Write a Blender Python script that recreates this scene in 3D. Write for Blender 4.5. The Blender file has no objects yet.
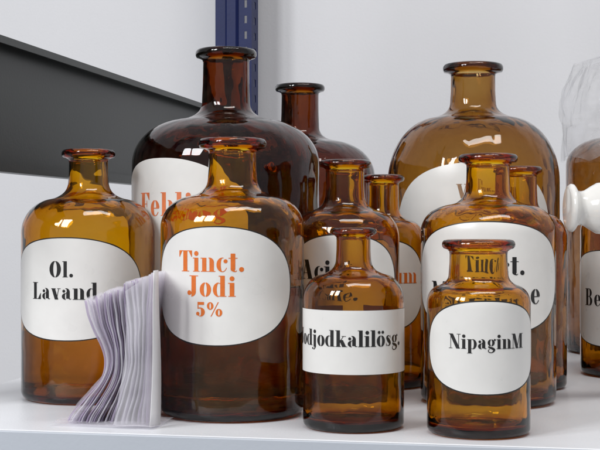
import bpy, bmesh, math, random
from math import sin, cos, pi, radians, sqrt
from mathutils import Vector, noise
random.seed(4)
SC = bpy.context.scene
COL = SC.collection
F = 1300.0; EYE = 0.158; TH = math.atan(0.2)

# ------------------------------------------------------------ helpers
def new_mat(name):
    m = bpy.data.materials.new(name); m.use_nodes = True
    nt = m.node_tree
    for n in list(nt.nodes): nt.nodes.remove(n)
    out = nt.nodes.new('ShaderNodeOutputMaterial')
    return m, nt, out

def principled(name, col, rough=0.5, spec=0.5, noise_amt=0.05, nscale=20, bump=0.0, bscale=200, coat=0.0, metal=0.0, rvar=0.0):
    m, nt, out = new_mat(name)
    b = nt.nodes.new('ShaderNodeBsdfPrincipled')
    b.inputs['Roughness'].default_value = rough
    b.inputs['Specular IOR Level'].default_value = spec
    b.inputs['Coat Weight'].default_value = coat
    b.inputs['Metallic'].default_value = metal
    tc = nt.nodes.new('ShaderNodeTexCoord')
    nz = nt.nodes.new('ShaderNodeTexNoise'); nz.inputs['Scale'].default_value = nscale
    nz.inputs['Detail'].default_value = 5
    nt.links.new(tc.outputs['Object'], nz.inputs['Vector'])
    r = nt.nodes.new('ShaderNodeValToRGB')
    r.color_ramp.elements[0].position = 0.3; r.color_ramp.elements[1].position = 0.7
    r.color_ramp.elements[0].color = tuple(c*(1-noise_amt) for c in col)+(1,)
    r.color_ramp.elements[1].color = tuple(min(1, c*(1+noise_amt)) for c in col)+(1,)
    nt.links.new(nz.outputs['Fac'], r.inputs['Fac'])
    nt.links.new(r.outputs['Color'], b.inputs['Base Color'])
    if rvar > 0:
        mr = nt.nodes.new('ShaderNodeMapRange')
        mr.inputs['To Min'].default_value = rough-rvar; mr.inputs['To Max'].default_value = rough+rvar
        nt.links.new(nz.outputs['Fac'], mr.inputs['Value']); nt.links.new(mr.outputs['Result'], b.inputs['Roughness'])
    if bump > 0:
        n2 = nt.nodes.new('ShaderNodeTexNoise'); n2.inputs['Scale'].default_value = bscale
        n2.inputs['Detail'].default_value = 4
        nt.links.new(tc.outputs['Object'], n2.inputs['Vector'])
        bp = nt.nodes.new('ShaderNodeBump'); bp.inputs['Strength'].default_value = bump
        bp.inputs['Distance'].default_value = 0.001
        nt.links.new(n2.outputs['Fac'], bp.inputs['Height'])
        nt.links.new(bp.outputs['Normal'], b.inputs['Normal'])
    nt.links.new(b.outputs['BSDF'], out.inputs['Surface'])
    return m

def glass_mat(name, coef, ior=1.5, bump=.4, dust=.02):
    """coef = absorption per metre for r,g,b"""
    m, nt, out = new_mat(name)
    g = nt.nodes.new('ShaderNodeBsdfGlass'); g.inputs['IOR'].default_value = ior
    g.inputs['Roughness'].default_value = 0.0
    g.inputs['Color'].default_value = (1, 1, 1, 1)
    surf = g.outputs['BSDF']
    if bump:
        tc = nt.nodes.new('ShaderNodeTexCoord')
        n2 = nt.nodes.new('ShaderNodeTexNoise'); n2.inputs['Scale'].default_value = 30
        n2.inputs['Detail'].default_value = 2
        mp = nt.nodes.new('ShaderNodeMapping'); mp.inputs['Scale'].default_value = (1, 1, 0.6)
        nt.links.new(tc.outputs['Object'], mp.inputs['Vector'])
        nt.links.new(mp.outputs['Vector'], n2.inputs['Vector'])
        bp = nt.nodes.new('ShaderNodeBump'); bp.inputs['Strength'].default_value = bump
        bp.inputs['Distance'].default_value = 0.006
        nt.links.new(n2.outputs['Fac'], bp.inputs['Height'])
        nt.links.new(bp.outputs['Normal'], g.inputs['Normal'])
        n3 = nt.nodes.new('ShaderNodeTexNoise'); n3.inputs['Scale'].default_value = 90; n3.inputs['Detail'].default_value = 8
        nt.links.new(tc.outputs['Object'], n3.inputs['Vector'])
        mr = nt.nodes.new('ShaderNodeMapRange'); mr.inputs['From Min'].default_value = .42; mr.inputs['From Max'].default_value = .75
        mr.inputs['To Min'].default_value = 0; mr.inputs['To Max'].default_value = dust
        nt.links.new(n3.outputs['Fac'], mr.inputs['Value'])
        df = nt.nodes.new('ShaderNodeBsdfDiffuse'); df.inputs['Color'].default_value = (.55, .42, .28, 1)
        mx = nt.nodes.new('ShaderNodeMixShader')
        nt.links.new(mr.outputs['Result'], mx.inputs['Fac']); nt.links.new(surf, mx.inputs[1]); nt.links.new(df.outputs[0], mx.inputs[2])
        surf = mx.outputs[0]
    v = nt.nodes.new('ShaderNodeVolumeAbsorption')
    d = max(coef)
    v.inputs['Color'].default_value = tuple(1-c/d for c in coef)+(1,)
    v.inputs['Density'].default_value = d
    nt.links.new(surf, out.inputs['Surface'])
    nt.links.new(v.outputs['Volume'], out.inputs['Volume'])
    return m

def mesh_obj(name, verts, faces, mats, smooth=True, fmat=None):
    me = bpy.data.meshes.new(name)
    me.from_pydata([tuple(v) for v in verts], [], faces)
    for m in mats: me.materials.append(m)
    if fmat:
        for p, i in zip(me.polygons, fmat): p.material_index = i
    me.polygons.foreach_set('use_smooth', [smooth]*len(me.polygons))
    me.update()
    o = bpy.data.objects.new(name, me); COL.objects.link(o)
    return o

def revolve(name, prof, mat, seg=112, smooth=True):
    verts = []; faces = []
    n = len(prof); idx = []
    for (r, z) in prof:
        if r < 1e-6:
            idx.append([len(verts)]*seg); verts.append((0, 0, z))
        else:
            base = len(verts)
            for k in range(seg):
                a = 2*pi*k/seg
                verts.append((r*cos(a), r*sin(a), z))
            idx.append([base+k for k in range(seg)])
    for i in range(n-1):
        for k in range(seg):
            k2 = (k+1) % seg
            q = [idx[i][k], idx[i][k2], idx[i+1][k2], idx[i+1][k]]
            f = []
            for x in q:
                if x not in f: f.append(x)
            if len(f) >= 3: faces.append(f)
    o = mesh_obj(name, verts, faces, [mat], smooth)
    bm = bmesh.new(); bm.from_mesh(o.data)
    bmesh.ops.recalc_face_normals(bm, faces=bm.faces)
    bm.to_mesh(o.data); bm.free()
    return o

# ------------------------------------------------------------ materials
AMBER = glass_mat('amber_glass', (50, 160, 820))
AMBER_DEEP = glass_mat('deep_amber_glass', (76, 208, 900))
AMBER_DARK = glass_mat('dark_brown_glass', (225, 455, 1000))
AMBER_DULL = glass_mat('light_brown_glass', (105, 195, 420))
AMBER_HAZY = glass_mat('hazy_brown_glass', (120, 225, 450), dust=.14)
TINCTURE = glass_mat('dark_tincture', (.8, 5, 40), 1.36, 0)
OIL = glass_mat('brown_oil', (4.5, 9, 45), 1.36, 0)
ENAMEL = principled('white_enamel', (0.82, 0.80, 0.765), 0.3, 0.5, 0.03, 45, 0.12, 60, rvar=.08)
BLACK = principled('black_print', (0.014, 0.013, 0.013), 0.4, 0.5, 0.1, 30)
FADED = principled('faded_brown_print', (0.30, 0.17, 0.09), 0.45, 0.5, 0.25, 150)
RED = principled('orange_red_print', (0.76, 0.17, 0.022), 0.4, 0.5, 0.08, 200)
SALMON = principled('faded_salmon_print', (0.76, 0.20, 0.07), 0.45, 0.5, 0.12, 150)
SHELFM = principled('white_laminate', (0.79, 0.80, 0.83), 0.36, 0.5, 0.035, 9, 0.2, 500, rvar=.08)
EDGEM = principled('shelf_edge_band', (0.52, 0.55, 0.60), 0.45, 0.5, 0.03, 15, 0.1, 300)
WALLM = principled('painted_plaster', (0.745, 0.74, 0.755), 0.9, 0.2, 0.035, 2.0, 0.28, 240)
BLUE = principled('blue_painted_steel', (0.005, 0.012, 0.078), 0.5, 0.3, 0.1, 30, 0.15, 300)
DARK = principled('anthracite_steel', (0.033, 0.039, 0.036), 0.38, 0.45, 0.2, 4, 0.1, 400, rvar=.06)
PORC = principled('white_porcelain', (0.80, 0.78, 0.74), 0.14, 0.5, 0.03, 20, coat=0.5)

# ------------------------------------------------------------ lettering (fat-face stencil glyphs built as 2D strips)
W = 0.215; HL = 0.035; XH = 0.66
def rect(x0, y0, x1, y1): return [[(x0, y0), (x0, y1)], [((x0+x1)/2, y0), ((x0+x1)/2, y1)], [(x1, y0), (x1, y1)]]
def cres(cx, cy, ro, so, ri, si, a0, a1, n=16, dx=0):
    s = []
    for i in range(n+1):
        a = radians(a0+(a1-a0)*i/n)
        s.append([(cx+ro*cos(a), cy+so*sin(a)), (cx+dx+ri*cos(a), cy+si*sin(a))])
    return s
def dot(cx, cy, r, ry=None):
    ry = ry or r
    s = []
    for i in range(13):
        a = pi*i/12
        x = cx-r*cos(a); h = ry*sin(a)+0.0001
        s.append([(x, cy-h), (x, cy+h)])
    return s
def stroke(pts, n=5):
    P = [pts[0]]+list(pts)+[pts[-1]]
    out = []
    for i in range(1, len(P)-2):
        for j in range(n):
            t = j/n
            out.append(tuple(0.5*((2*P[i][k])+(-P[i-1][k]+P[i+1][k])*t+(2*P[i-1][k]-5*P[i][k]+4*P[i+1][k]-P[i+2][k])*t*t+(-P[i-1][k]+3*P[i][k]-3*P[i+1][k]+P[i+2][k])*t**3) for k in range(3)))
    out.append(pts[-1])
    s = []
    for i, p in enumerate(out):
        a = out[max(0, i-1)]; b = out[min(len(out)-1, i+1)]
        dx, dy = b[0]-a[0], b[1]-a[1]; L = math.hypot(dx, dy) or 1
        nx, ny = -dy/L, dx/L; w = p[2]/2
        s.append([(p[0]+nx*w, p[1]+ny*w), (p[0]-nx*w, p[1]-ny*w)])
    return s
def slab(x0, y0, x1, y1, w):
    return [[(x0-w/2, y0), (x0+w/2, y0)], [((x0+x1)/2-w/2, (y0+y1)/2), ((x0+x1)/2+w/2, (y0+y1)/2)], [(x1-w/2, y1), (x1+w/2, y1)]]
def foot(x, y=0): return rect(x-0.07, y, x+W+0.07, y+HL)
def flag(x, y): return rect(x-0.08, y-HL, x+W*0.5, y)
def glyph(c):
    g = []; a = 0.4
    if c == 'l': g = [rect(.08, 0, .08+W, 1), foot(.08), flag(.08, 1)]; a = .39
    elif c in 'i': g = [rect(.08, 0, .08+W, XH), foot(.08), flag(.08, XH), dot(.08+W/2, .86, .115)]; a = .39
    elif c == 'j': g = [rect(.08, -.08, .08+W, XH), flag(.08, XH), dot(.08+W/2, .86, .115), stroke([(.08+W*.72, -.06, .12), (.14, -.22, .05), (.02, -.2, .04)]), dot(0.0, -.17, .06)]; a = .39
    elif c in 'nhm':
        g = [rect(.08, 0, .08+W, 1 if c == 'h' else XH), foot(.08), flag(.08, 1 if c == 'h' else XH)]
        for k in range(2 if c == 'm' else 1):
            x = .08+(k+1)*.37
            g += [rect(x, 0, x+W, .47), foot(x), cres(x, .45, W, .22, 0, .17, 0, 110, 8)]
        a = .74+(.37 if c == 'm' else 0)
    elif c == 'u':
        g = [rect(.08, .17, .08+W, XH), flag(.08, XH), rect(.45, 0, .45+W, XH), flag(.45, XH), rect(.5, 0, .74, HL), cres(.08+W, .18, W, .19, 0, .14, 180, 290, 8)]; a = .76
    elif c == 'r':
        g = [rect(.08, 0, .08+W, XH), foot(.08), flag(.08, XH), stroke([(.29, .5, .03), (.36, .63, .04), (.45, .64, .06)]), dot(.46, .56, .1)]; a = .58
    elif c in 'oö':
        g = [cres(.31, .33, .29, .345, .075, .31, 96, 264), cres(.31, .33, .29, .345, .075, .31, -84, 84)]; a = .62
        if c == 'ö': g += [dot(.18, .86, .095), dot(.44, .86, .095)]
    elif c == 'O': g = [cres(.42, .5, .4, .515, .13, .475, 94, 266), cres(.42, .5, .4, .515, .13, .475, -86, 86)]; a = .86
    elif c == 'C': g = [cres(.42, .5, .4, .515, .13, .475, 94, 266), cres(.42, .5, .33, .515, .28, .475, 30, 84, 8), cres(.42, .5, .33, .515, .3, .475, -84, -25, 8), rect(.68, .66, .74, 1)]; a = .8
    elif c == 'c': g = [cres(.3, .33, .28, .345, .075, .31, 75, 285), cres(.3, .33, .23, .345, .2, .31, -80, -25, 7), dot(.45, .5, .095)]; a = .56
    elif c == 'e': g = [cres(.3, .33, .28, .345, .075, .31, 96, 285), cres(.3, .33, .25, .345, .2, .31, -80, -30, 7), cres(.3, .33, .27, .345, .075, .31, 3, 84, 10), rect(.2, .31, .55, .345)]; a = .6
    elif c == 'd': g = [cres(.3, .33, .28, .345, .09, .31, 90, 270), rect(.38, 0, .38+W, 1), flag(.38, 1), rect(.5, 0, .67, HL), rect(.3, .62, .4, .65), rect(.3, .01, .4, .04)]; a = .7
    elif c == 'p': g = [rect(.08, -.3, .08+W, XH), flag(.08, XH), foot(.08, -.3), cres(.38, .33, .28, .345, .09, .31, -90, 90), rect(.28, .62, .4, .65), rect(.28, .01, .4, .04)]; a = .7
    elif c == 'a': g = [rect(.3, .06, .3+W, .45), cres(.3, .45, W, .225, .03, .18, 0, 110, 9), dot(.15, .5, .09), cres(.27, .19, .24, .2, .05, .17, 90, 270, 12), stroke([(.27, .37, .03), (.33, .4, .03)]), stroke([(.46, .1, .1), (.52, .03, .05), (.6, .05, .03)])]; a = .63
    elif c == 't': g = [rect(.1, .1, .1+W, .86), rect(0, XH-HL, .42, XH), cres(.1+W, .12, W, .13, .03, .09, 180, 280, 7), stroke([(.33, .01, .03), (.39, .06, .03)])]; a = .45
    elif c == 'f': g = [rect(.1, 0, .1+W, .8), foot(.1), rect(0, XH-HL, .42, XH), cres(.1+W, .8, W, .2, .03, .16, 75, 180, 8), dot(.4, .88, .09)]; a = .45
    elif c == 'v': g = [slab(.14, XH, .36, 0, .23), slab(.5, XH, .36, 0, .04), rect(.0, XH-HL, .3, XH), rect(.4, XH-HL, .62, XH)]; a = .62
    elif c == 'y': g = [slab(.14, XH, .36, 0, .23), slab(.52, XH, .26, -.22, .045), rect(.0, XH-HL, .3, XH), rect(.4, XH-HL, .64, XH), dot(.2, -.2, .08)]; a = .64
    elif c == 'k': g = [rect(.08, 0, .08+W, 1), foot(.08), flag(.08, 1), slab(.52, XH, .27, .3, .04), slab(.36, .42, .56, 0, .24), rect(.4, XH-HL, .66, XH), rect(.42, 0, .74, HL)]; a = .74
    elif c == 's': g = [stroke([(.4, .56, .03), (.27, .64, .05), (.15, .54, .14), (.26, .36, .22), (.38, .18, .16), (.27, .03, .05), (.1, .1, .03)]), rect(.4, .46, .43, .66), rect(.07, 0, .1, .2)]; a = .52
    elif c == 'g': g = [cres(.27, .43, .24, .235, .07, .2, 96, 264, 12), cres(.27, .43, .24, .235, .07, .2, -84, 84, 12), stroke([(.15, .22, .04), (.1, .13, .08), (.3, .07, .15), (.48, -.05, .15), (.35, -.22, .06), (.15, -.22, .06), (.07, -.1, .05), (.17, .01, .03)]), dot(.52, .62, .07)]; a = .62
    elif c == '.': g = [dot(.13, .11, .115)]; a = .28
    elif c == 'T': g = [rect(.28, 0, .28+W*1.15, 1), rect(.18, 0, .64, HL), rect(.02, 1-HL, .8, 1), [[(.02, .7), (.05, .7)], [(.02, 1), (.22, 1)]], [[(.77, .7), (.8, .7)], [(.6, 1), (.8, 1)]]]; a = .82
    elif c == 'J': g = [rect(.25, .2, .25+W*1.15, 1), rect(.14, 1-HL, .62, 1), cres(.25, .22, W*1.15, .235, .0, .19, -95, 0, 9), dot(.13, .17, .115)]; a = .64
    elif c == 'L': g = [rect(.1, 0, .1+W*1.15, 1), rect(.0, 0, .7, HL), rect(.0, 1-HL, .46, 1), [[(.67, .36), (.7, .36)], [(.45, 0), (.7, 0)]]]; a = .74
    elif c == 'F': g = [rect(.1, 0, .1+W*1.15, 1), rect(.0, 0, .46, HL), rect(.0, 1-HL, .7, 1), [[(.67, .68), (.7, .68)], [(.45, 1), (.7, 1)]], rect(.3, .5, .52, .53), rect(.5, .38, .53, .66)]; a = .74
    elif c == 'B': g = [rect(.1, 0, .1+W*1.15, 1), rect(0, 0, .45, HL), rect(0, 1-HL, .45, 1), cres(.44, .755, .26, .245, .06, .21, -90, 90, 12), cres(.45, .27, .3, .27, .08, .235, -90, 90, 12), rect(.3, .51, .5, .54)]; a = .8
    elif c == 'A': g = [slab(.36, 1, .62, 0, .27), slab(.36, 1, .12, 0, .045), rect(0, 0, .27, HL), rect(.42, 0, .84, HL), rect(.2, .3, .5, .33)]; a = .84
    elif c == 'N': g = [rect(.12, 0, .16, 1), slab(.18, 1, .7, 0, .27), rect(.72, 0, .76, 1), rect(.0, 1-HL, .25, 1), rect(.0, 0, .28, HL), rect(.6, 1-HL, .88, 1)]; a = .9
    elif c == 'M': g = [rect(.12, 0, .16, 1), slab(.2, 1, .5, 0, .24), slab(.78, 1, .5, 0, .05), rect(.76, 0, .76+W*1.1, 1), rect(0, 1-HL, .3, 1), rect(0, 0, .28, HL), rect(.66, 0, 1.1, HL), rect(.8, 1-HL, 1.1, 1)]; a = 1.12
    elif c == 'V': g = [slab(.2, 1, .46, 0, .27), slab(.7, 1, .46, 0, .045), rect(0, 1-HL, .42, 1), rect(.55, 1-HL, .84, 1)]; a = .84
    elif c == 'z': g = [slab(.4, XH, .17, 0, .2), rect(.05, XH-HL, .5, XH), rect(.05, 0, .52, HL), rect(.05, .45, .08, XH), rect(.49, 0, .52, .2)]; a = .58
    elif c == '5': g = [rect(.12, .52, .19, 1), rect(.12, .8, .62, 1), cres(.33, .3, .35, .32, .06, .26, -90, 112, 14), dot(.14, .18, .13), stroke([(.12, .1, .05), (.32, 0, .05)]), rect(.16, .54, .34, .61)]; a = .76
    elif c == '%': g = [cres(.24, .73, .24, .27, .06, .21, 0, 360, 20), cres(.86, .27, .24, .27, .06, .21, 0, 360, 20), slab(.30, 0, .82, 1, .07)]; a = 1.14
    elif c == ' ': a = .35
    return g, a

def make_text(lines, radius_at, mat):
    verts = []; faces = []
    for (txt, s, ang, zb, tr) in lines:
        tot = sum(glyph(c)[1]+tr for c in txt)-tr
        R0 = radius_at(zb)
        x = -tot/2
        for c in txt:
            g, a = glyph(c)
            for gi, strip in enumerate(g):
                off = 0.00042+0.000012*gi
                base = len(verts)
                for row in strip:
                    for (px, py) in row:
                        z = zb+py*s
                        th = radians(ang)+(x+px)*s/R0
                        R = radius_at(z)+off
                        verts.append((R*sin(th), -R*cos(th), z))
                for i in range(len(strip)-1):
                    faces.append((base+2*i, base+2*i+1, base+2*i+3, base+2*i+2))
            x += a+tr
    return mesh_obj('lettering', verts, faces, [mat], False)

def make_label(shape, ang, zc, halfw, halfh, radius_at, outline):
    verts = []; faces = []; fm = []
    R0 = radius_at(zc)
    if shape == 'band':
        na, nz = 120, 8
        ha = halfw/R0
        for i in range(na+1):
            for j in range(nz+1):
                z = zc-halfh+2*halfh*j/nz
                th = radians(ang)-ha+2*ha*i/na
                R = radius_at(z)+0.00025
                verts.append((R*sin(th), -R*cos(th), z))
        for i in range(na):
            for j in range(nz):
                b = i*(nz+1)+j
                faces.append((b, b+nz+1, b+nz+2, b+1)); fm.append(0)
    else:
        NR, NA = 14, 96; ex = 2.0/2.25
        t = 0.0010 if outline else 0
        def pt(f, a, extra, off):
            ca, sa = cos(a), sin(a)
            u = math.copysign(abs(ca)**ex, ca)*(halfw*f+extra)
            w = math.copysign(abs(sa)**ex, sa)*(halfh*f+extra)
            z = zc+w; th = radians(ang)+u/R0; R = radius_at(z)+off
            return (R*sin(th), -R*cos(th), z)
        verts.append(pt(0, 0, 0, .00025))
        for i in range(1, NR+1):
            for k in range(NA): verts.append(pt(i/NR, 2*pi*k/NA, 0, .00025))
        for k in range(NA):
            faces.append((0, 1+k, 1+(k+1) % NA)); fm.append(0)
        for i in range(NR-1):
            for k in range(NA):
                b = 1+i*NA; k2 = (k+1) % NA
                faces.append((b+k, b+NA+k, b+NA+k2, b+k2)); fm.append(0)
        if outline:
            base = len(verts); e = 1+(NR-1)*NA
            for k in range(NA): verts.append(pt(1, 2*pi*k/NA, t*(1+.35*noise.noise(Vector((k*.3, zc*50, 0)))), .00025))
            for k in range(NA):
                k2 = (k+1) % NA
                faces.append((e+k, base+k, base+k2, e+k2)); fm.append(1)
    return mesh_obj('label', verts, faces, [ENAMEL, BLACK], True, fm)

# ------------------------------------------------------------ bottles
def bottle(px, D, R, h, zs, zn, rn, rr, lip=0.008, wall=0.0032, mat=None, label=None, text=None, fill=0, liq=None,
           desc='', cat='bottle', group='amber glass apothecary bottles on the shelf'):
    mat = mat or AMBER
    X = (px-300)/F*D
    cr = min(0.007, R*0.12)
    O = [(0.0, 0.0028), (R*0.55, 0.0022), (R-cr*1.6, 0.0)]
    O += [(R-cr+cr*sin(radians(a)), cr-cr*cos(radians(a))) for a in (15, 30, 45, 60, 75, 90)]
    nseg = 10
    for i in range(1, nseg): O.append((R, cr+(zs-cr)*i/nseg))
    fil = min(0.009, (zn-zs)*0.28)
    rin = rn*1.03+fil
    ztop = zn-fil*0.45
    for i in range(0, 19):
        a = (pi/2)*i/18*0.86
        O.append((rin+(R-rin)*(cos(a)**0.92), zs+(ztop-zs)*sin(a)))
    p0 = O[-1]; p1 = (rn*1.035, ztop+0.0022); p2 = (rn*1.02, zn+fil*1.3)
    for i in range(1, 12):
        t = i/11
        O.append(((1-t)**2*p0[0]+2*t*(1-t)*p1[0]+t*t*p2[0], (1-t)**2*p0[1]+2*t*(1-t)*p1[1]+t*t*p2[1]))
    zl = h-lip
    O.append((rn*0.99, (zn+zl)/2+.002))
    O.append((rn*0.985, zl-0.004))
    O += [(rn*1.0, zl-0.0015), (rn+(rr-rn)*0.35, zl), (rr-0.0012, zl+lip*0.10), (rr-0.0002, zl+lip*0.3), (rr, zl+lip*0.5), (rr-0.0003, zl+lip*0.72),
          (rr-0.0016, zl+lip*0.92), (rr-0.004, h)]
    ri = rn-wall*1.05
    I = [(ri+0.0022, h-0.0003), (ri+0.0006, h-0.0018), (ri, h-0.005), (ri, (zn+zl)/2+.002), (ri*1.01, zn+fil*1.3)]
    for i in range(1, 6):
        t = i/6
        q0 = (ri*1.01, zn+fil*1.3); q1 = (ri*1.03, ztop-.001); a = (pi/2)*0.86
        q2 = (rin+(R-rin)*(cos(a)**0.92)-.0008, zs+(ztop-zs)*sin(a)-wall*1.1)
        I.append(((1-t)**2*q0[0]+2*t*(1-t)*q1[0]+t*t*q2[0], (1-t)**2*q0[1]+2*t*(1-t)*q1[1]+t*t*q2[1]))
    inner = []
    for i in range(18, -1, -1):
        a = (pi/2)*i/18*0.86
        rr_ = rin+(R-rin)*(cos(a)**0.92)-wall*max(0.25, cos(a))-0.0004*cos(a)
        inner.append((max(rr_, ri*1.02), zs+(ztop-zs)*sin(a)-wall*sin(a)*1.15))
    I += inner
    for i in range(nseg-1, 0, -1): I.append((R-wall-0.0004*sin(i), 0.006+(zs-0.006)*i/nseg))
    I += [(R-wall-0.0008, 0.0095), (R-wall-0.003, 0.0068), (R-wall-0.0075, 0.0056), (R*0.45, 0.0066), (0, 0.0082)]
    g = revolve('glass_body', O+I, mat)
    tab = sorted([(z, r) for (r, z) in O if z < zn and r > R*0.5], key=lambda t: t[0])
    def radius_at(z):
        if z <= zs: return R
        for i in range(len(tab)-1):
            if tab[i][0] <= z <= tab[i+1][0] and tab[i+1][0] > tab[i][0]:
                t = (z-tab[i][0])/(tab[i+1][0]-tab[i][0])
                return tab[i][1]+(tab[i+1][1]-tab[i][1])*t
        return tab[-1][1]
    e = bpy.data.objects.new('apothecary_bottle', None); COL.objects.link(e)
    e.empty_display_size = 0.03
    e.location = (X, D, 0.0004)
    e.rotation_euler = (0, 0, -math.atan2(X, D))
    g.parent = e
    if fill:
        rl = R-wall+0.0003
        lq = revolve('liquid', [(0, .0078), (R*.45, .0062), (R-wall-.0073, .0052), (R-wall-.0027, .0064), (rl-.0003, .0095), (rl, .014), (rl, fill), (rl-.0004, fill+.0012), (rl-.0025, fill), (0, fill)], liq or TINCTURE, 96)
        lq.parent = e
    if label:
        lb = make_label(label[0], label[1], label[2], label[3], label[4], radius_at, label[5])
        lb.parent = e
        if text:
            tx = make_text(text[0], radius_at, text[1]); tx.parent = lb
    e['label'] = desc; e['category'] = cat; e['group'] = group
    return e

# front row
bottle(478.5, .99, .0392, .1466, .098, .114, .0222, .0278, lip=.0075,
       label=('oval', 9, .0675, .0525, .0338, True), text=([('NipaginM', .0108, 11, .0668, .015)], BLACK),
       desc='small wide-necked amber glass bottle with oval white label reading NipaginM')
bottle(353.5, 1.019, .0396, .1556, .099, .1225, .0135, .0184, lip=.006, mat=AMBER_DEEP,
       label=('band', 0, .0688, .0396*pi*0.93, .0242, False), text=([('Jodjodkalilösg.', .0125, -12, .0656, .0)], BLACK),
       desc='small amber glass bottle with white band label reading Jodjodkalilösg.')
bottle(232.5, 1.09, .0600, .2300, .156, .186, .0203, .0285, lip=.009, fill=.106,
       label=('oval', -13.5, .109, .0670, .0468, True),
       text=([('Tinct.', .0168, -18, .1205, .03), ('Jodi', .0166, -17, .1008, .05), ('5%', .0114, -18, .0850, .07)], RED),
       desc='large amber bottle with orange lettering Tinct. Jodi 5% on white label')
bottle(88.5, 1.193, .0606, .2268, .150, .186, .0180, .0245, lip=.008, fill=.085, liq=OIL,
       label=('oval', -20, .1015, .0730, .0445, True),
       text=([('Ol.', .0140, -23, .1120, .05), ('Lavand.', .0148, -20, .0925, .05)], BLACK),
       desc='amber glass bottle with white label reading Ol. Lavand. beside plastic bags')
bottle(345, 1.15, .0480, .2150, .146, .174, .0172, .0230, lip=.007, mat=AMBER_DEEP,
       label=('oval', -4, .1070, .0560, .0420, True),
       text=([('Acid.', .0165, -22, .1115, .02), ('Caffe.', .0125, -14, .0945, .02)], BLACK),
       desc='medium amber glass bottle with white label reading Acid. behind smaller bottle')
bottle(383, 1.28, .0420, .2070, .138, .166, .0155, .0210, lip=.007, mat=AMBER_DEEP,
       label=('oval', 0, .1000, .0470, .0430, True),
       text=([('Ferrum', .0150, 4, .1020, .02)], RED),
       desc='narrow amber glass bottle with red lettering on white label')
bottle(488, 1.164, .0600, .2210, .152, .180, .0195, .0264, lip=.008,
       label=('oval', -1, .112, .0800, .0480, True),
       text=([('Tinct.', .0178, 2, .1150, .04), ('Myrrhae', .0190, -3, .0900, .11)], BLACK),
       desc='large amber bottle with white label reading Tinct. Myrrhae behind small bottle')
bottle(520, 1.27, .0450, .2147, .145, .172, .0165, .0215, lip=.007, mat=AMBER_DEEP,
       desc='plain narrow amber glass bottle squeezed between larger bottles')
# back row demijohns
bottle(226, 1.26, .0906, .3276, .216, .264, .0228, .0296, lip=.009, wall=.0040, mat=AMBER_DARK,
       label=('oval', -42, .155, .0860, .0640, False),
       text=([('Fehling', .0215, -30, .1660, .04)], SALMON),
       desc='very large dark amber bottle with red lettering Fehling on white label')
bottle(300, 1.575, .0906, .3276, .216, .264, .0228, .0300, lip=.009, wall=.0040, mat=AMBER_DARK,
       desc='very large dark amber bottle without visible label against the wall')
bottle(473, 1.45, .0950, .3370, .205, .282, .0250, .0335, lip=.010, wall=.0040, mat=AMBER_DULL,
       label=('oval', 0, .150, .0960, .0730, False),
       text=([('Vinum', .0150, 7.5, .1855, .04)], FADED),
       desc='very large light amber bottle with white label near the wall')
bottle(640, 1.375, .0620, .2300, .150, .182, .0200, .0270, lip=.008, mat=AMBER_DEEP,
       label=('oval', -33, .0820, .0720, .0490, True),
       text=([('Benzin.', .0175, -24, .0740, .10)], BLACK),
       desc='amber glass bottle with white label reading Benzin. beside porcelain mortar')
bottle(640, 1.62, .0906, .3276, .232, .272, .0228, .0296, lip=.009, wall=.0040, mat=AMBER_HAZY,
       desc='very large amber bottle with clear plastic film over its top')

# ------------------------------------------------------------ setting (rotated with the shelf)
def rot_pts(vs):
    return [(a*cos(TH)+b*sin(TH), -a*sin(TH)+b*cos(TH), z) for (a, b, z) in vs]
def box(name, a0, a1, b0, b1, z0, z1, mats, bevel=0.0):
    bm = bmesh.new()
    vs = [bm.verts.new(p) for p in [(a0, b0, z0), (a1, b0, z0), (a1, b1, z0), (a0, b1, z0), (a0, b0, z1), (a1, b0, z1), (a1, b1, z1), (a0, b1, z1)]]
    for f in [(0, 3, 2, 1), (4, 5, 6, 7), (0, 1, 5, 4), (1, 2, 6, 5), (2, 3, 7, 6), (3, 0, 4, 7)]:
        bm.faces.new([vs[i] for i in f])
    if bevel > 0:
        bmesh.ops.bevel(bm, geom=bm.edges[:], offset=bevel, segments=3, profile=0.5, affect='EDGES')
    me = bpy.data.meshes.new(name); bm.to_mesh(me); bm.free()
    for m in mats: me.materials.append(m)
    o = bpy.data.objects.new(name, me); COL.objects.link(o)
    o.rotation_euler = (0, 0, -TH)
    return o

wall = box('back_wall', -2.6, 2.6, 2.12, 2.2, -1.0, 2.2, [WALLM])
wall['label'] = 'plain light grey painted plaster wall behind the shelf'; wall['category'] = 'wall'; wall['kind'] = 'structure'

sh = bpy.data.objects.new('shelf', None); COL.objects.link(sh); sh.rotation_euler = (0, 0, -TH)
board = box('board', -.5482, .90, .9400, 2.05, -.030, 0.0, [SHELFM], .0012)
edge = box('edge_strip', -.5482, .90, .9353, .9396, -.0305, -.0003, [EDGEM], .0008)
for o in (board, edge):
    o.rotation_euler = (0, 0, 0); o.parent = sh
sh['label'] = 'white laminate shelf board carrying the bottles'; sh['category'] = 'shelf'

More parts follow.
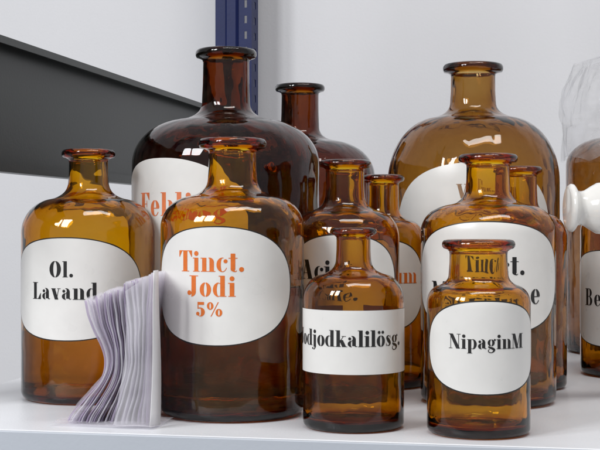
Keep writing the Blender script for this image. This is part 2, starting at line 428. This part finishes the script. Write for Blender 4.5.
def post(a, b, w, dpt, z0, z1):
    e = bpy.data.objects.new('shelf_post', None); COL.objects.link(e)
    e.rotation_euler = (0, 0, -TH); e.location = rot_pts([(a, b, z0)])[0]
    verts = []; faces = []
    def quad(p):
        base = len(verts); verts.extend(p); faces.append((base, base+1, base+2, base+3))
    H = z1-z0; pitch = .025; n = int(H/pitch)
    def plate(f, w, cols):
        us = [0]
        for (c0, c1) in cols: us += [c0, c1]
        us.append(w)
        for i in range(n):
            za = i*pitch; zb = za+.006; zc = za+.018; zd = za+pitch
            for j in range(len(us)-1):
                hole = (j % 2 == 1)
                for (p, q, mid) in ((za, zb, 0), (zb, zc, 1), (zc, zd, 0)):
                    if hole and mid: continue
                    quad([f(us[j], p), f(us[j+1], p), f(us[j+1], q), f(us[j], q)])
    plate(lambda u, z: (-w/2+u, -dpt/2, z), w, [(w*.80, w*.87)])
    plate(lambda u, z: (w/2, -dpt/2+u, z), dpt, [(dpt*.4, dpt*.62)])
    plate(lambda u, z: (-w/2, -dpt/2+u, z), dpt, [(dpt*.4, dpt*.62)])
    o = mesh_obj('perforated_profile', verts, faces, [BLUE], False)
    bm = bmesh.new(); bm.from_mesh(o.data); bmesh.ops.remove_doubles(bm, verts=bm.verts, dist=1e-5)
    bmesh.ops.recalc_face_normals(bm, faces=bm.faces); bm.to_mesh(o.data); bm.free()
    sm = o.modifiers.new('s', 'SOLIDIFY'); sm.thickness = .002
    o.parent = e
    rib = mesh_obj('center_rib', [(x, y, z) for z in (0, H) for (x, y) in ((-w*.22, -dpt/2-.001), (-w*.16, -dpt/2-.006), (w*.08, -dpt/2-.006), (w*.14, -dpt/2-.001))],
                   [(0, 1, 5, 4), (1, 2, 6, 5), (2, 3, 7, 6), (3, 0, 4, 7), (0, 3, 2, 1), (4, 5, 6, 7)], [BLUE], False)
    rib.parent = e
    e['label'] = 'blue perforated steel upright of the shelving'; e['category'] = 'shelf post'; e['group'] = 'shelf posts'
    return e
post(-.5163+.003, 2.045, .060, .045, -.6, .9)
post(-.595, .985, .060, .045, -.6, .9)

bz0, bz1 = .208, .335
a = -.528
prof = [(a+.016, bz0+.010), (a+.016, bz0), (a, bz0), (a, bz1), (a+.018, bz1), (a+.018, bz1-.007), (a+.0165, bz1-.007), (a+.0165, bz1-.0018), (a+.002, bz1-.0018), (a+.002, bz0+.002), (a+.0145, bz0+.002), (a+.0145, bz0+.010)]
vs = [(x, b, z) for b in (.95, 2.018) for (x, z) in prof]
n = len(prof)
fs = [(i, (i+1) % n, n+(i+1) % n, n+i) for i in range(n)]+[tuple(range(n))[::-1], tuple(range(n, 2*n))]
beam = mesh_obj('side_channel', vs, fs, [DARK], False); beam.rotation_euler = (0, 0, -TH)
beam['label'] = 'dark grey folded steel side channel between shelf posts'; beam['category'] = 'steel rail'

# ------------------------------------------------------------ zip bags
def film_mat(name, tcol, base, lo, hi, rough, bumpd, transl, ns=45, det=3):
    m, nt, out = new_mat(name)
    tr = nt.nodes.new('ShaderNodeBsdfTransparent'); tr.inputs['Color'].default_value = tcol+(1,)
    df = nt.nodes.new('ShaderNodeBsdfPrincipled'); df.inputs['Roughness'].default_value = rough
    df.inputs['Base Color'].default_value = base+(1,)
    tl = nt.nodes.new('ShaderNodeBsdfTranslucent'); tl.inputs['Color'].default_value = base+(1,)
    tcn = nt.nodes.new('ShaderNodeTexCoord'); nz = nt.nodes.new('ShaderNodeTexNoise'); nz.inputs['Scale'].default_value = ns
    nz.inputs['Detail'].default_value = det
    nt.links.new(tcn.outputs['Object'], nz.inputs['Vector'])
    mr = nt.nodes.new('ShaderNodeMapRange'); mr.inputs['From Min'].default_value = .3; mr.inputs['From Max'].default_value = .7
    mr.inputs['To Min'].default_value = lo; mr.inputs['To Max'].default_value = hi
    nt.links.new(nz.outputs['Fac'], mr.inputs['Value'])
    bp = nt.nodes.new('ShaderNodeBump'); bp.inputs['Strength'].default_value = .7; bp.inputs['Distance'].default_value = bumpd
    nt.links.new(nz.outputs['Fac'], bp.inputs['Height']); nt.links.new(bp.outputs['Normal'], df.inputs['Normal'])
    m1 = nt.nodes.new('ShaderNodeMixShader'); m1.inputs['Fac'].default_value = transl
    nt.links.new(df.outputs[0], m1.inputs[1]); nt.links.new(tl.outputs[0], m1.inputs[2])
    mx = nt.nodes.new('ShaderNodeMixShader'); nt.links.new(mr.outputs['Result'], mx.inputs['Fac'])
    nt.links.new(tr.outputs[0], mx.inputs[1]); nt.links.new(m1.outputs[0], mx.inputs[2]); nt.links.new(mx.outputs[0], out.inputs['Surface'])
    return m
BAGM = film_mat('clear_polyethylene', (.99, .98, .99), (.95, .93, .97), .38, .62, .14, .001, .6, 25, 1)
BAGEDGE = film_mat('polyethylene_fold', (.99, .97, .99), (.95, .94, .97), .62, .95, .14, .0006, .4, 60, 2)
EDGE2 = film_mat('lilac_polyethylene_fold', (.95, .90, .98), (.74, .66, .81), .55, .85, .14, .0006, .4, 60, 2)
PAPERM = principled('white_bag_paper', (.80, .78, .79), .5)
FACEM = film_mat('clear_bag_face', (.985, .975, .99), (.92, .90, .94), .28, .55, .07, .005, .3, 26, 2)

NB = 28
def interp(t, A):
    P = [A[0]]+A+[A[-1]]
    for i in range(1, len(P)-2):
        if P[i][0] <= t <= P[i+1][0]:
            s = (t-P[i][0])/(P[i+1][0]-P[i][0])
            p0, p1, p2, p3 = (P[j][1] for j in (i-1, i, i+1, i+2))
            return .5*(2*p1+(p2-p0)*s+(2*p0-5*p1+4*p2-p3)*s*s+(-p0+3*p1-3*p2+p3)*s**3)
    return A[-1][1]
tt = [0]
for i in range(NB-1): tt.append(tt[-1]+random.choice((.45, .8, 1.0, 1.6)))
tt = [x/tt[-1] for x in tt]
for i in range(NB):
    t = tt[i]
    D0 = 1.022+.010*t+random.uniform(-.0035, .0035)
    sc = D0/F
    top = .158-(273+30*t+random.uniform(-2.2, 2.2)-225)*sc
    j = random.uniform(-.7, .7)
    curve = [(0, 146-77*t**.95+j*1.5), (.17, 147-62*t+j), (.36, 148-46*t+j*.6), (.55, 149-45*t+j*.6), (.8, 152-60*t+j), (1, 154-67*t+j*3)]
    nv, nu = 40, 10
    depth = .070
    ph = random.uniform(0, 6)
    def pos(f, g, side):
        z = .0012+(top-.0012)*f
        px = interp(f, curve)
        wob = .0015*noise.noise(Vector((f*3.6, t*4, 2)))+.0006*noise.noise(Vector((f*8, i*.5, 7)))
        gap = .0011*min(1, (g*7)**.5)*(1-.4*g)
        X = (px-300)*sc+g*depth*(.05-.14*t)+.0008*sin(4*f+ph)*g+wob+side*gap
        return (X, D0+g*depth+.003*noise.noise(Vector((f*3, i*.4, 5))), z)
    gs = [1, .7, .45, .25, .12, .05, .02]
    ring = [(g, -1) for g in gs]+[(0, 0)]+[(g, 1) for g in reversed(gs)]
    m_ = len(ring)
    verts = []; faces = []; fm = []
    for v in range(nv+1):
        for (g, sd) in ring: verts.append(pos(v/nv, g, sd))
    for v in range(nv):
        for u in range(m_-1):
            b = v*m_+u
            faces.append((b, b+1, b+m_+1, b+m_))
            near = ring[u][0] <= .12 and ring[u+1][0] <= .12
            fm.append((1 if i % 3 else 2) if near else 0)
    bx = sum(p[0] for p in verts)/len(verts)
    verts = [(x-bx, y-D0, z) for (x, y, z) in verts]
    o = mesh_obj('zip_bag', verts, faces, [BAGM, BAGEDGE, EDGE2], True, fm)
    o.location = (bx, D0, 0.0006)
    o['label'] = 'thin clear lilac plastic zip bag standing in a fanned stack'; o['category'] = 'plastic bag'; o['group'] = 'stack of small zip bags'
# one bag turned so that its glossy face shows
vs = []; fsx = []
nu, nv = 14, 30
for v in range(nv+1):
    f = v/nv
    for u in range(nu+1):
        g = u/nu
        pl = 119+9*sin(f*2.4)-6*(1-f)
        px = pl+(152-pl)*g
        D = 1.011-.005*sin(g*3.0)+.0016*noise.noise(Vector((g*2, f*2.5, 9)))
        zt = .158-(292-18*g-225)*D/F
        vs.append(((px-300)*D/F, D, .0016+(zt-.0016)*f))
for v in range(nv):
    for u in range(nu):
        b = v*(nu+1)+u; fsx.append((b, b+1, b+nu+2, b+nu+1))
cx = sum(v[0] for v in vs)/len(vs)
o = mesh_obj('zip_bag', [(x-cx, y-1.012, z) for x, y, z in vs], fsx, [FACEM], True); o.location = (cx, 1.012, .0006)
o['label'] = 'glossy clear zip bag facing outwards in front of the stack'; o['category'] = 'plastic bag'; o['group'] = 'stack of small zip bags'
vs = []; fsx = []
for j in range(13):
    f = j/12
    z = .0012+f*.121
    for (px, D) in ((150+5*f, 1.003), (160.5-1.0*f, 1.018)):
        vs.append(((px-300)*D/F+.0008*sin(5*f), D, z))
for j in range(12): fsx.append((2*j, 2*j+1, 2*j+3, 2*j+2))
cx = sum(v[0] for v in vs)/len(vs)
card = mesh_obj('packet_card', [(x-cx, y-1.010, z) for (x, y, z) in vs], fsx, [PAPERM], True)
card.location = (cx, 1.010, .0006)
s = card.modifiers.new('s', 'SOLIDIFY'); s.thickness = .0005
card['label'] = 'narrow white card standing against the stack of plastic bags'; card['category'] = 'card'
vs = []; fsx = []
for i in range(13):
    for j in range(9):
        u, v = i/12, j/8
        vs.append(((u-.5)*.085, (v-.5)*.05, .0016+.0012*noise.noise(Vector((u*4, v*4, 1)))+.0006*sin(u*9+v*5)))
for i in range(12):
    for j in range(8):
        b = i*9+j; fsx.append((b, b+9, b+10, b+1))
fb = mesh_obj('flat_bag', vs, fsx, [FACEM], True); fb.location = ((112-300)/F*1.03, 1.035, .0006); fb.rotation_euler = (0, 0, -.25)
fb['label'] = 'clear flat plastic bag lying on shelf under the stack'; fb['category'] = 'plastic bag'

# ------------------------------------------------------------ porcelain mortar with pestle laid over its rim
Dm = 1.15; Xm = .455; q = 1.30
mort = bpy.data.objects.new('porcelain_mortar', None); COL.objects.link(mort); mort.location = (Xm, Dm, .0004)
pr = [(0, .004), (.030, .004), (.033, 0), (.038, 0), (.040, .004), (.038, .012), (.045, .022), (.058, .045), (.066, .072), (.070, .100), (.074, .108), (.076, .112), (.074, .115), (.070, .115), (.066, .108), (.061, .080), (.050, .045), (.035, .026), (0, .018)]
bowl = revolve('bowl', [(r*q, z*q) for r, z in pr], PORC, 80); bowl.parent = mort
mort['label'] = 'white glazed porcelain mortar beside the labelled amber bottle'; mort['category'] = 'mortar'
kn = Vector(((567-300)/F*1.14, 1.14, .158+(225-208)/F*1.14))
dirv = Vector((1, .04, -.01)); L = .30
pp = [(0, 0), (.016, .0001), (.0195, .0008), (.0212, .0028), (.0210, .0050), (.0190, .0066), (.0158, .0085), (.0148, .0115), (.0155, .0150), (.0190, .0205), (.0222, .026), (.0232, .033), (.0222, .042), (.0190, .055), (.0160, .08), (.0160, L-.04), (.021, L-.02), (.022, L-.008), (.012, L-.0005), (0, L)]
pes = revolve('porcelain_pestle', pp, PORC, 64)
pes.rotation_euler = dirv.to_track_quat('Z', 'Y').to_euler(); pes.location = kn
pes['label'] = 'white porcelain pestle with flared knob lying across the mortar'; pes['category'] = 'pestle'

# ------------------------------------------------------------ clear film over the rear bottle
FILM = film_mat('clear_film', (.975, .975, .98), (.92, .92, .92), .04, .34, .08, .020, .35, 24, 5)
verts = []; faces = []; nA, nZ = 200, 60
cxx = (640-300)/F*1.62
for j in range(nZ+1):
    f = j/nZ
    z = .240+f*.135
    R = .090-.030*max(0, f-.45)**1.4*2.2
    if f > .9: R *= 1-(f-.9)*7
    for k in range(nA):
        an = 2*pi*k/nA
        q1 = noise.noise(Vector((cos(an)*2, sin(an)*2, f*2.0)))*.010
        q2 = abs(noise.noise(Vector((cos(an)*6, sin(an)*6, f*2.5+3))))*.013+abs(noise.noise(Vector((cos(an)*14, sin(an)*14, f*5))))*.004
        r = max(R+(q1+q2)*(0.35+f), .030)
        if z < .285: r = max(r, .0925+q2*.5)
        verts.append((r*cos(an), r*sin(an), z+(.010*noise.noise(Vector((cos(an)*3, sin(an)*3, 4))) if j == 0 else 0)))
for j in range(nZ):
    for k in range(nA):
        k2 = (k+1) % nA
        faces.append((j*nA+k, j*nA+k2, (j+1)*nA+k2, (j+1)*nA+k))
faces.append(tuple(nZ*nA+k for k in range(nA)))
film = mesh_obj('plastic_cover', verts, faces, [FILM], True)
film.location = (cxx, 1.62, 0)
film['label'] = 'crumpled clear plastic film pulled over the large bottle'; film['category'] = 'plastic film'

# ------------------------------------------------------------ light
w = bpy.data.worlds.new('World'); SC.world = w; w.use_nodes = True
bg = w.node_tree.nodes['Background']; bg.inputs['Color'].default_value = (.92, .945, 1.0, 1); bg.inputs['Strength'].default_value = .38

def area(name, loc, tgt, sx, sy, power, col):
    l = bpy.data.lights.new(name, 'AREA'); l.shape = 'RECTANGLE'; l.size = sx; l.size_y = sy; l.energy = power; l.color = col
    o = bpy.data.objects.new(name, l); COL.objects.link(o); o.location = loc
    o.rotation_euler = (Vector(tgt)-Vector(loc)).to_track_quat('-Z', 'Y').to_euler()
    return o
area('window_light', (-1.80, -.22, 1.35), (0, 1.3, .15), .38, .85, 22, (.96, .98, 1.0))
area('window_light', (-1.36, -.56, 1.35), (0, 1.3, .15), .38, .85, 22, (.96, .98, 1.0))
area('ceiling_light', (.35, .5, 1.9), (.1, 1.4, .1), 1.3, .40, 17, (1, .98, .95))

cam = bpy.data.cameras.new('Camera'); cam.lens = 78; cam.sensor_width = 36; cam.clip_start = .02; cam.clip_end = 50
co = bpy.data.objects.new('Camera', cam); COL.objects.link(co); co.location = (0, 0, EYE); co.rotation_euler = (radians(90), 0, 0)
SC.camera = co
SC.view_settings.view_transform = 'Standard'; SC.view_settings.look = 'None'; SC.view_settings.exposure = 0
